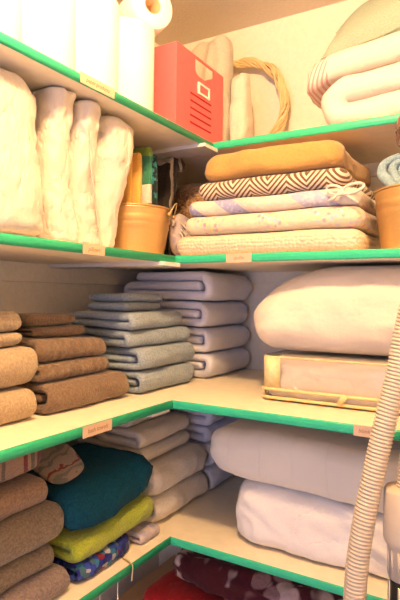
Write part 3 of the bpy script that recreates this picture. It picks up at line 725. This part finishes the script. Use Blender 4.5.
# tweed throw and fringed shawl
mb = wrinkle(superbox(.075, .055, .055, 3), .008, 22, 3); mb.xf(Matrix.Translation((-.795, 1.340, .262)) @ Matrix.Rotation(R(-12), 4, 'X') @ Matrix.Rotation(R(18), 4, 'Y'))
tag(link('knitted_throw', mb, M['tweed']), 'brown and grey tweed throw behind the left ends of the quilts', 'blanket')
mb = wrinkle(superbox(.070, .055, .040, 4), .005, 18, 9); mb.xf(Matrix.Translation((-.795, 1.330, Z[2] + .050)))
tag(link('knitted_throw', mb, M['tweed_dark']), 'dark patterned throw low in the corner under the tweed one', 'blanket')
sh = wrinkle(superbox(.020, .036, .052, 3), .004, 20, 4); sh.xf(Matrix.Translation((-.748, 1.166, Z[2] + .062)))
S_ = link('fringed_shawl', sh, M['lavfl']); tag(S_, 'pale lavender fringed shawl between gold bucket and crocheted blanket', 'shawl')
mb = MB(); rnd = random.Random(4)
for i in range(26):
    y = 1.137 + .045 * i / 25; x = -.720 + rnd.uniform(-.006, .006); z1 = Z[2] + .080 + rnd.uniform(-.006, .02)
    mb.tube([(x - .02, y, z1), (x, y + rnd.uniform(-.004, .004), z1 - .02), (x + rnd.uniform(-.003, .006), y + rnd.uniform(-.006, .006), Z[2] + rnd.uniform(.004, .03))], [.0022, .002, .0012], 5)
link('fringe', mb, M['cream'], S_)['kind'] = 'stuff'
# denim in the right bucket, fur above it
mb = MB()
for k, (r0, ph) in enumerate(((.052, 0), (.034, .8), (.018, 1.7))):
    pts = []; 
    for i in range(34):
        th = 2 * math.pi * i / 34; rr = r0 * (1 + .12 * math.sin(3 * th + ph)); pts.append((-.184 + rr * 1.0 * math.cos(th), 1.150 + rr * .35 * math.sin(th) + .004 * k, .262 + rr * .78 * math.sin(th)))
    mb.tube(pts, .0100 - .001 * k, 10, closed=True)
mb.jitter(.006, 30, 3); D_ = link('rolled_denim', mb, M['denim']); tag(D_, 'light blue denim rolled up in the right gold bucket', 'cloth')
mb = wrinkle(superbox(.05, .05, .045, 2.5), .012, 40, 3); mb.xf(Matrix.Translation((-.150, 1.15, .342)))
tag(link('fur_throw', mb, M['fur']), 'dark brown faux fur piled above the denim at the right edge', 'throw')

# ------------------------------------------------------------------ top shelf
def roll(name, loc, rot, r, H, label):
    P = empty(name, loc); mb = MB(); rc = .021
    prof = [(rc, .001), (r - .004, .001), (r, .005), (r, H - .005), (r - .004, H), (rc, H), (rc, .001)]
    mb.lathe(prof, 48, loc); link('paper_sheets', mb, M['paper'], P)
    mb = MB(); mb.lathe([(rc - .0004, .0), (rc - .0004, H + .001), (rc - .0020, H + .001), (rc - .0020, .0), (rc - .0004, .0)], 32, loc); link('cardboard_core', mb, M['cardboard'], P)['label'] = 'brown cardboard core'
    P.rotation_euler = rot; tag(P, label, 'paper towel', 'paper towel rolls on the top shelf'); return P
rz = Z[1] + .0005
for (y, lab) in ((.999, 'white paper roll standing right beside the red file box'), (.866, 'white standing paper roll, second from the red file box'),
                 (.733, 'white standing paper roll above the long kraft tag\'s left end'), (.600, 'white standing paper roll nearest the top left corner of the photo')):
    roll('paper_towel_roll', (-.800, y, rz), (0, 0, 0), .065, .232, lab)
roll('paper_towel_roll', (-.742, 1.022, rz + .232 + .055), (0, R(-90), R(-28)), .055, .115, 'white paper roll lying on its side on the standing rolls')

# red file box
FB = empty('magazine_file', (-.71, 1.075, Z[1])); bx0, bx1, by0, by1, zt = -.93, -.708, 1.076, 1.315, Z[1] + .217; w = .003; z0 = Z[1] + .0008
def outline_panel(mb, x0, x1, y0, y1, z0, z1): mb.box(x0, x1, y0, y1, z0, z1)
mb = MB(); mb.box(bx0, bx1 - w, by0, by0 + w, z0, zt); link('side_panel', mb, M['red'], FB, smooth=False, bevel=.001)
mb = MB(); mb.box(bx0, bx1 - w, by1 - w, by1, z0, zt); link('side_panel', mb, M['red'], FB, smooth=False, bevel=.001)
mb = MB(); mb.box(bx0, bx0 + w, by0 + w, by1 - w, z0, zt); link('back_panel', mb, M['red'], FB, smooth=False)
mb = MB(); mb.box(bx0 + w, bx1 - w, by0 + w, by1 - w, z0, z0 + w); link('bottom_panel', mb, M['red'], FB, smooth=False)
# front panel with the finger notch under a thin top strip
cy0, cy1, cz0 = 1.163, 1.258, zt - .048; mb = MB(); k = 8
hole = [(cy0, zt - .006), (cy0, cz0 + .016)] + [(cy0 + .02 - .02 * math.cos(R(a)), cz0 + .016 - .016 * math.sin(R(a))) for a in (30, 60, 90)] + [(cy1 - .02 + .02 * math.sin(R(a)), cz0 + .016 - .016 * math.cos(R(a))) for a in (0, 30, 60)] + [(cy1, cz0 + .016), (cy1, zt - .006)]
def slabYZ(mb, pts, x0, x1): n = len(pts); mb.add([(x, y, z) for x in (x0, x1) for y, z in pts], [tuple(range(n))[::-1], tuple(range(n, 2 * n))] + [(i, (i + 1) % n, n + (i + 1) % n, n + i) for i in range(n)])
slabYZ(mb, [(by0, z0), (cy0, z0)] + [(cy0, zt)] + [(by0, zt)], bx1 - w, bx1)
slabYZ(mb, [(cy1, z0), (by1, z0), (by1, zt), (cy1, zt)], bx1 - w, bx1)
slabYZ(mb, [(cy0, z0), (cy1, z0)] + hole[::-1][1:-1], bx1 - w, bx1)
slabYZ(mb, [(cy0, zt - .006), (cy1, zt - .006), (cy1, zt), (cy0, zt)], bx1 - w, bx1)
link('front_panel', mb, M['red'], FB, smooth=False)
for i in range(5):
    mb = MB(); zz = Z[1] + .112 - i * .0185; mb.box(bx1 - .0005, bx1 + .0009, 1.140, 1.248, zz, zz + .0042); link('slot', mb, M['slot'], FB, smooth=False)
mb = MB(); hy0, hy1, hz0, hz1 = 1.176, 1.236, Z[1] + .124, Z[1] + .154
for a in ((hy0, hy1, hz0, hz0 + .005), (hy0, hy1, hz1 - .005, hz1), (hy0, hy0 + .008, hz0 + .005, hz1 - .005), (hy1 - .005, hy1, hz0 + .005, hz1 - .005)): mb.box(bx1, bx1 + .003, *a)
link('label_holder', mb, M['white_metal'], FB, smooth=False)['label'] = 'white metal label frame'
tag(FB, 'bright red metal file box with slots and white label frame on top shelf', 'file box')
mb = wrinkle(superbox(.05, .07, .07, 3), .012, 30, 6); mb.xf(Matrix.Translation((-.79, 1.20, Z[1] + .120))); tag(link('cotton_bundle', mb, M['mustard']), 'orange-tan bundle showing through the notch of the red file box', 'bundle')
mb = wrinkle(superbox(.040, .075, .060, 3), .014, 45, 8); mb.xf(Matrix.Translation((-.878, 1.18, Z[1] + .185))); tag(link('plastic_bag', mb, M['paper']), 'crumpled white bag poking up from the back of the red file box', 'bag')
# linen bag and fringed bundle
def sack(name, mat, x0, x1, y0, y1, z0, H, label, cat, seed, lean=0, flare=0, n=5, amp=.012):
    mb = superbox(.5, .5, .5, n, 3, (26, 20, 40)); out = []
    for p in mb.v:
        f = p[2] + .5; sy = (1 - .55 * f ** 2); X = (x0 + x1) / 2 + p[0] * (x1 - x0) * (1 + flare * f) + lean * f; Y = (y0 + y1) / 2 + p[1] * (y1 - y0) * sy
        q = Vector((X * 20, Y * 14, f * 3 + seed)); r = 1 - abs(noise.noise(q)) * 2.5; w2 = noise.noise_vector(q * 1.3)
        top = w2.z * .02 * f
        out.append((X + p[0] * r * amp, Y + p[1] * r * amp * 2 + w2.y * .008 * f, z0 + f * H + top if f > .02 else z0))
    mb.v = out; o = link(name, mb, M[mat]); tag(o, label, cat); return o
sack('linen_sack', 'linen', -.842, -.718, 1.325, 1.42, Z[1] + .001, .362, 'tall tan linen sack crumpled at the top behind the red box', 'bag', 2, 0, .1)
sack('cloth_bundle', 'cream', -.708, -.655, 1.345, 1.43, Z[1] + .001, .235, 'narrow cream pleated cloth bundle in front of the twig wreath', 'bundle', 7, -.006, 0, 7, .005)
# twig wreath leaning on the back wall
WR = empty('twig_wreath', (-.735, 1.515, Z[1])); rnd = random.Random(8); wc = Vector((-.762, 1.512, Z[1] + .186))
for i in range(18):
    ph = rnd.uniform(0, 6.28); rr = .162 + rnd.uniform(-.004, .004); a = rnd.uniform(.007, .0125); tw = rnd.choice((5, 6, 7)); pts = []; x0 = rnd.uniform(0, 6.28)
    for k in range(64):
        th = 2 * math.pi * k / 64; q = tw * th + ph; r2 = rr + a * math.cos(q) + .003 * math.sin(3 * th + x0)
        pts.append(wc + Vector((r2 * math.cos(th), a * math.sin(q) + .012 * math.sin(th), r2 * math.sin(th))))
    mb = MB(); mb.tube(pts, rnd.uniform(.0022, .0034), 6, closed=True); link('twig', mb, M['straw'], WR)
tag(WR, 'round woven twig wreath leaning against the back wall', 'wreath')
# folded bedding on the right
def slope(z0, H, k=.0, k2=.0): return lambda x, y, f: z0 + k * max(0, x + .40) * 1.0 + f * (H + k2 * max(0, x + .40))
mb = folded(2, .42, .26, .135, lambda x, y, f: Z[1] + .001 + f * (.120 + .10 * max(0, min(.25, x + .39))), lambda u, v: (-.402 + u, 1.232 + v), seed=5, amp=.014, tight=.96, nv=26, fr=7)
tag(link('folded_comforter', mb, M['comf']), 'white comforter folded double at the bottom of the top shelf pile', 'comforter', 'bedding on the top right shelf')
mb = folded(1, .45, .25, .055, lambda x, y, f: Z[1] + .003 + (.120 + .10 * max(0, min(.25, x + .39))) - (.03 * max(0, (-.40 - x) / .05) if x < -.40 else 0) + f * .062, lambda u, v: (-.452 + u, 1.238 + v), seed=6, amp=.010, tight=1, nv=26, fr=7)
tag(link('folded_quilt', mb, M['pinkstripe']), 'white quilt with pink stripes at its left end, under sage pillow', 'quilt', 'bedding on the top right shelf')
mb = MB(); nx, ny = 34, 24; hx, hy = .235, .14
for sg in (1, -1):
    o0 = len(mb.v)
    for a in range(nx + 1):
        for b_ in range(ny + 1):
            u, v = -1 + 2 * a / nx, -1 + 2 * b_ / ny; th = .068 * ((1 - abs(u) ** 2.6) * (1 - abs(v) ** 2.6)) ** .5
            pin = 1 - .10 * (1 - v * v) ; pin2 = 1 - .10 * (1 - u * u)
            mb.v.append((u * hx * pin, v * hy * pin2, sg * th))
    mb.f += [tuple(o0 + q for q in (a * (ny + 1) + b_, (a + 1) * (ny + 1) + b_, (a + 1) * (ny + 1) + b_ + 1, a * (ny + 1) + b_ + 1)) for a in range(nx) for b_ in range(ny)]
mb.jitter(.006, 12, 3)
mb.xf(Matrix.Translation((-.205, 1.42, Z[1] + .325)) @ Matrix.Rotation(R(-9), 4, 'Y') @ Matrix.Rotation(R(38), 4, 'X'))
tag(link('throw_pillow', mb, M['sage']), 'sage green linen pillow topping the bedding at the upper right', 'pillow')

# ------------------------------------------------------------------ central vacuum hose hanging over a hook on the second shelf
import bisect
def spline(pts, n):
    P = [Vector(p) for p in pts]; P = [P[0] * 2 - P[1]] + P + [P[-1] * 2 - P[-2]]; out = []
    for i in range(1, len(P) - 2):
        for k in range(n):
            t = k / n; a, b, c, d = P[i - 1:i + 3]; out.append(.5 * ((2 * b) + (c - a) * t + (2 * a - 5 * b + 4 * c - d) * t * t + (3 * b - a - 3 * c + d) * t ** 3))
    out.append(P[-2]); return out
hp = [(-.225, .872, -1.05), (-.222, .876, -.78), (-.216, .879, -.53), (-.2075, .884, -.398), (-.181, .901, -.233), (-.160, .915, -.123), (-.146, .924, -.034),
      (-.125, .938, .06), (-.085, .965, .125), (-.045, .985, .085), (-.045, .975, -.02), (-.085, .95, -.12), (-.128, .926, -.20), (-.1415, .919, -.309)]
H_ = empty('vacuum_hose', (-.225, .872, -1.05)); path = spline(hp, 60)
acc = [0.]; 
for a, b_ in zip(path, path[1:]): acc.append(acc[-1] + (b_ - a).length)
def at(s):
    i = min(len(path) - 2, max(0, bisect.bisect_right(acc, s) - 1)); return path[i].lerp(path[i + 1], (s - acc[i]) / max(1e-9, acc[i + 1] - acc[i]))
pitch = .0062; pts = []; rad = []; s = 0; HR = .0188
while s < acc[-1]:
    for d, r in ((0, HR - .0026), (.22, HR - .0006), (.42, HR), (.66, HR - .0006), (.88, HR - .0028)):
        if s + d * pitch < acc[-1]: pts.append(at(s + d * pitch)); rad.append(r)
    s += pitch
mb = MB(); mb.tube(pts, rad, 20); link('ribbed_tube', mb, M['hose'], H_)
cf = Vector((-.142, .919, -.307))
mb = MB(); mb.lathe([(0, 0), (.022, 0), (.034, -.003), (.0365, -.008), (.0365, -.085), (.034, -.092), (.029, -.100), (.0275, -.150), (.022, -.152), (0, -.152)], 40, cf); link('swivel_cuff', mb, M['hose_cuff'], H_)['label'] = 'smooth ivory plastic handle cuff'
mb = MB()
for k in range(14):
    a = 2 * math.pi * k / 14; c_, s_ = math.cos(a), math.sin(a); mb.tube([cf + Vector((c_ * .0285, s_ * .0285, -.100)), cf + Vector((c_ * .0275, s_ * .0275, -.145))], .0022, 6)
link('grip_ribs', mb, M['hose_cuff'], H_)
mb = MB(); mb.lathe([(0, -.152), (.023, -.152), (.0245, -.156), (.0245, -.45), (0, -.45)], 32, cf); link('wand_socket', mb, M['black'], H_)['label'] = 'black plastic wand end'
for k in range(6):
    mb = MB(); a = 2 * math.pi * k / 6 + .3; mb.tube([cf + Vector((math.cos(a) * .025, math.sin(a) * .025, -.158)), cf + Vector((math.cos(a) * .025, math.sin(a) * .025, -.44))], .0032, 8); link('chrome_strip', mb, M['chrome'], H_)
tag(H_, 'ribbed ivory vacuum hose hanging at the right in front of the shelves', 'vacuum hose')
mb = MB(); mb.tube([(-.088, 1.069, .088), (-.088, 1.02, .088), (-.088, .99, .088), (-.088, .94, .095), (-.088, .925, .118)], .0035, 8); mb.box(-.098, -.078, 1.063, 1.067, .078, .098)
tag(link('screw_hook', mb, M['chrome']), 'metal hook on the second shelf edge carrying the vacuum hose', 'hook')

# ------------------------------------------------------------------ wire hook and cords at the lowest left shelf
mb = MB(); e = XE[4]
mb.tube(spline([(-.765, .918, Z[4] + .0022), (-.72, .903, Z[4] + .0022), (e - .004, .893, Z[4] + .0028), (e + .0042, .891, Z[4] - .002), (e + .005, .889, Z[4] - .018), (e + .005, .888, Z[4] - .030)], 6), .0017, 8)
tag(link('wire_hook', mb, M['wire']), 'thin brass wire hook bent over the green edge of the lowest shelf', 'hook')
for (y, lab) in ((.806, 'thin pale cord hanging below the lowest shelf, the left one'), (.862, 'thin pale cord hanging below the lowest shelf, nearer the wire hook')):
    mb = MB(); mb.tube([(e - .012, y, Z[4] - T), (e - .011, y, Z[4] - .1), (e - .012, y, Z[4] - .30)], .0011, 6); tag(link('hanging_cord', mb, M['white_metal']), lab, 'cord', 'cords below the lowest shelf')

# ------------------------------------------------------------------ under the lowest shelf: red and maroon blankets on a low chest
mb = MB(); mb.box(-1.0, .30, 1.13, 1.54, -EYE + .002, -.90); ch = link('storage_chest', mb, M['cardboard'], smooth=False, bevel=.006); tag(ch, 'plain brown chest below the lowest shelf under the red blanket', 'chest')
def c1(x, y, f): return -.8985 + f * (.105 + .008 * noise.noise(Vector((x * 9, y * 9, 1))))
slab('red_blanket', 'redcloth', -.86, .10, 1.14, 1.50, c1, 'red fleece blanket folded below the lowest shelf', 'blanket', 'blankets below the lowest shelf', n=3, amp=.012, seed=31, nominal=.1)
def c2(x, y, f):
    b = -.8985 + .116 + .008 * noise.noise(Vector((x * 9, y * 9, 1))); return b + f * (.075 + .03 * noise.noise(Vector((x * 12, y * 12, 4))))
slab('maroon_blanket', 'maroonfl', -.80, .08, 1.20, 1.50, c2, 'maroon blanket with pale flowers piled over the red fleece', 'blanket', 'blankets below the lowest shelf', n=3, amp=.020, fr=12, seed=32, nominal=.1)

# ------------------------------------------------------------------ lamp, daylight, camera
LP = (-.27, .38, .81)
mb = MB(); mb.lathe([(0, .079), (.055, .079), (.058, .072), (.05, .055), (.02, .05), (.018, .03), (0, .03)], 32, LP)
fx = empty('ceiling_lamp', LP); link('lamp_base', mb, M['white_metal'], fx)
em = bpy.data.materials.new('bulb_glow'); em.use_nodes = True; nt = em.node_tree; nt.nodes.clear(); e_ = nt.nodes.new('ShaderNodeEmission'); o_ = nt.nodes.new('ShaderNodeOutputMaterial')
e_.inputs['Color'].default_value = (1, .62, .29, 1); e_.inputs['Strength'].default_value = 640; nt.links.new(e_.outputs[0], o_.inputs[0])
mb = superbox(.048, .048, .048, 2, 2, (6, 6, 6)); mb.xf(Matrix.Translation(LP)); link('light_bulb', mb, em, fx)
tag(fx, 'bare warm bulb in a white holder on the closet ceiling', 'lamp')
w = bpy.data.worlds.new('daylight'); bpy.context.scene.world = w; w.use_nodes = True; bg = w.node_tree.nodes['Background']
bg.inputs[0].default_value = (.44, .56, 1.0, 1); bg.inputs[1].default_value = 2.9

f, yaw, pi_, ro = 527.776, R(30.4959), R(-.3783), R(.7551)
fw = Vector((-math.sin(yaw) * math.cos(pi_), math.cos(yaw) * math.cos(pi_), math.sin(pi_))); rt = Vector((math.cos(yaw), math.sin(yaw), 0)); up = rt.cross(fw)
r2 = rt * math.cos(ro) + up * math.sin(ro); u2 = -rt * math.sin(ro) + up * math.cos(ro)
pl = bpy.data.lights.new('doorway_portal', 'AREA'); pl.shape = 'RECTANGLE'; pl.size = .95; pl.size_y = 2.07; pl.cycles.is_portal = True
po = bpy.data.objects.new('doorway_portal', pl); C.objects.link(po); po.location = (-.325, -1.25, EYE - .415); po.rotation_euler = (R(90), 0, 0)
cd = bpy.data.cameras.new('camera'); cam = bpy.data.objects.new('camera', cd); C.objects.link(cam)
mt = Matrix((r2, u2, -fw)).transposed().to_4x4(); mt.translation = Vector((0, 0, EYE)); cam.matrix_world = mt
cd.sensor_fit = 'VERTICAL'; cd.sensor_height = 36; cd.lens = f / 600 * 36; cd.clip_start = .01
bpy.context.scene.camera = cam
for o in bpy.data.objects:
    if '_o' in o: del o['_o']
vs_ = bpy.context.scene.view_settings; vs_.view_transform = 'Standard'; vs_.look = 'None'; vs_.gamma = 1; vs_.exposure = 0.15
try: vs_.use_curve_mapping = False
except Exception: pass
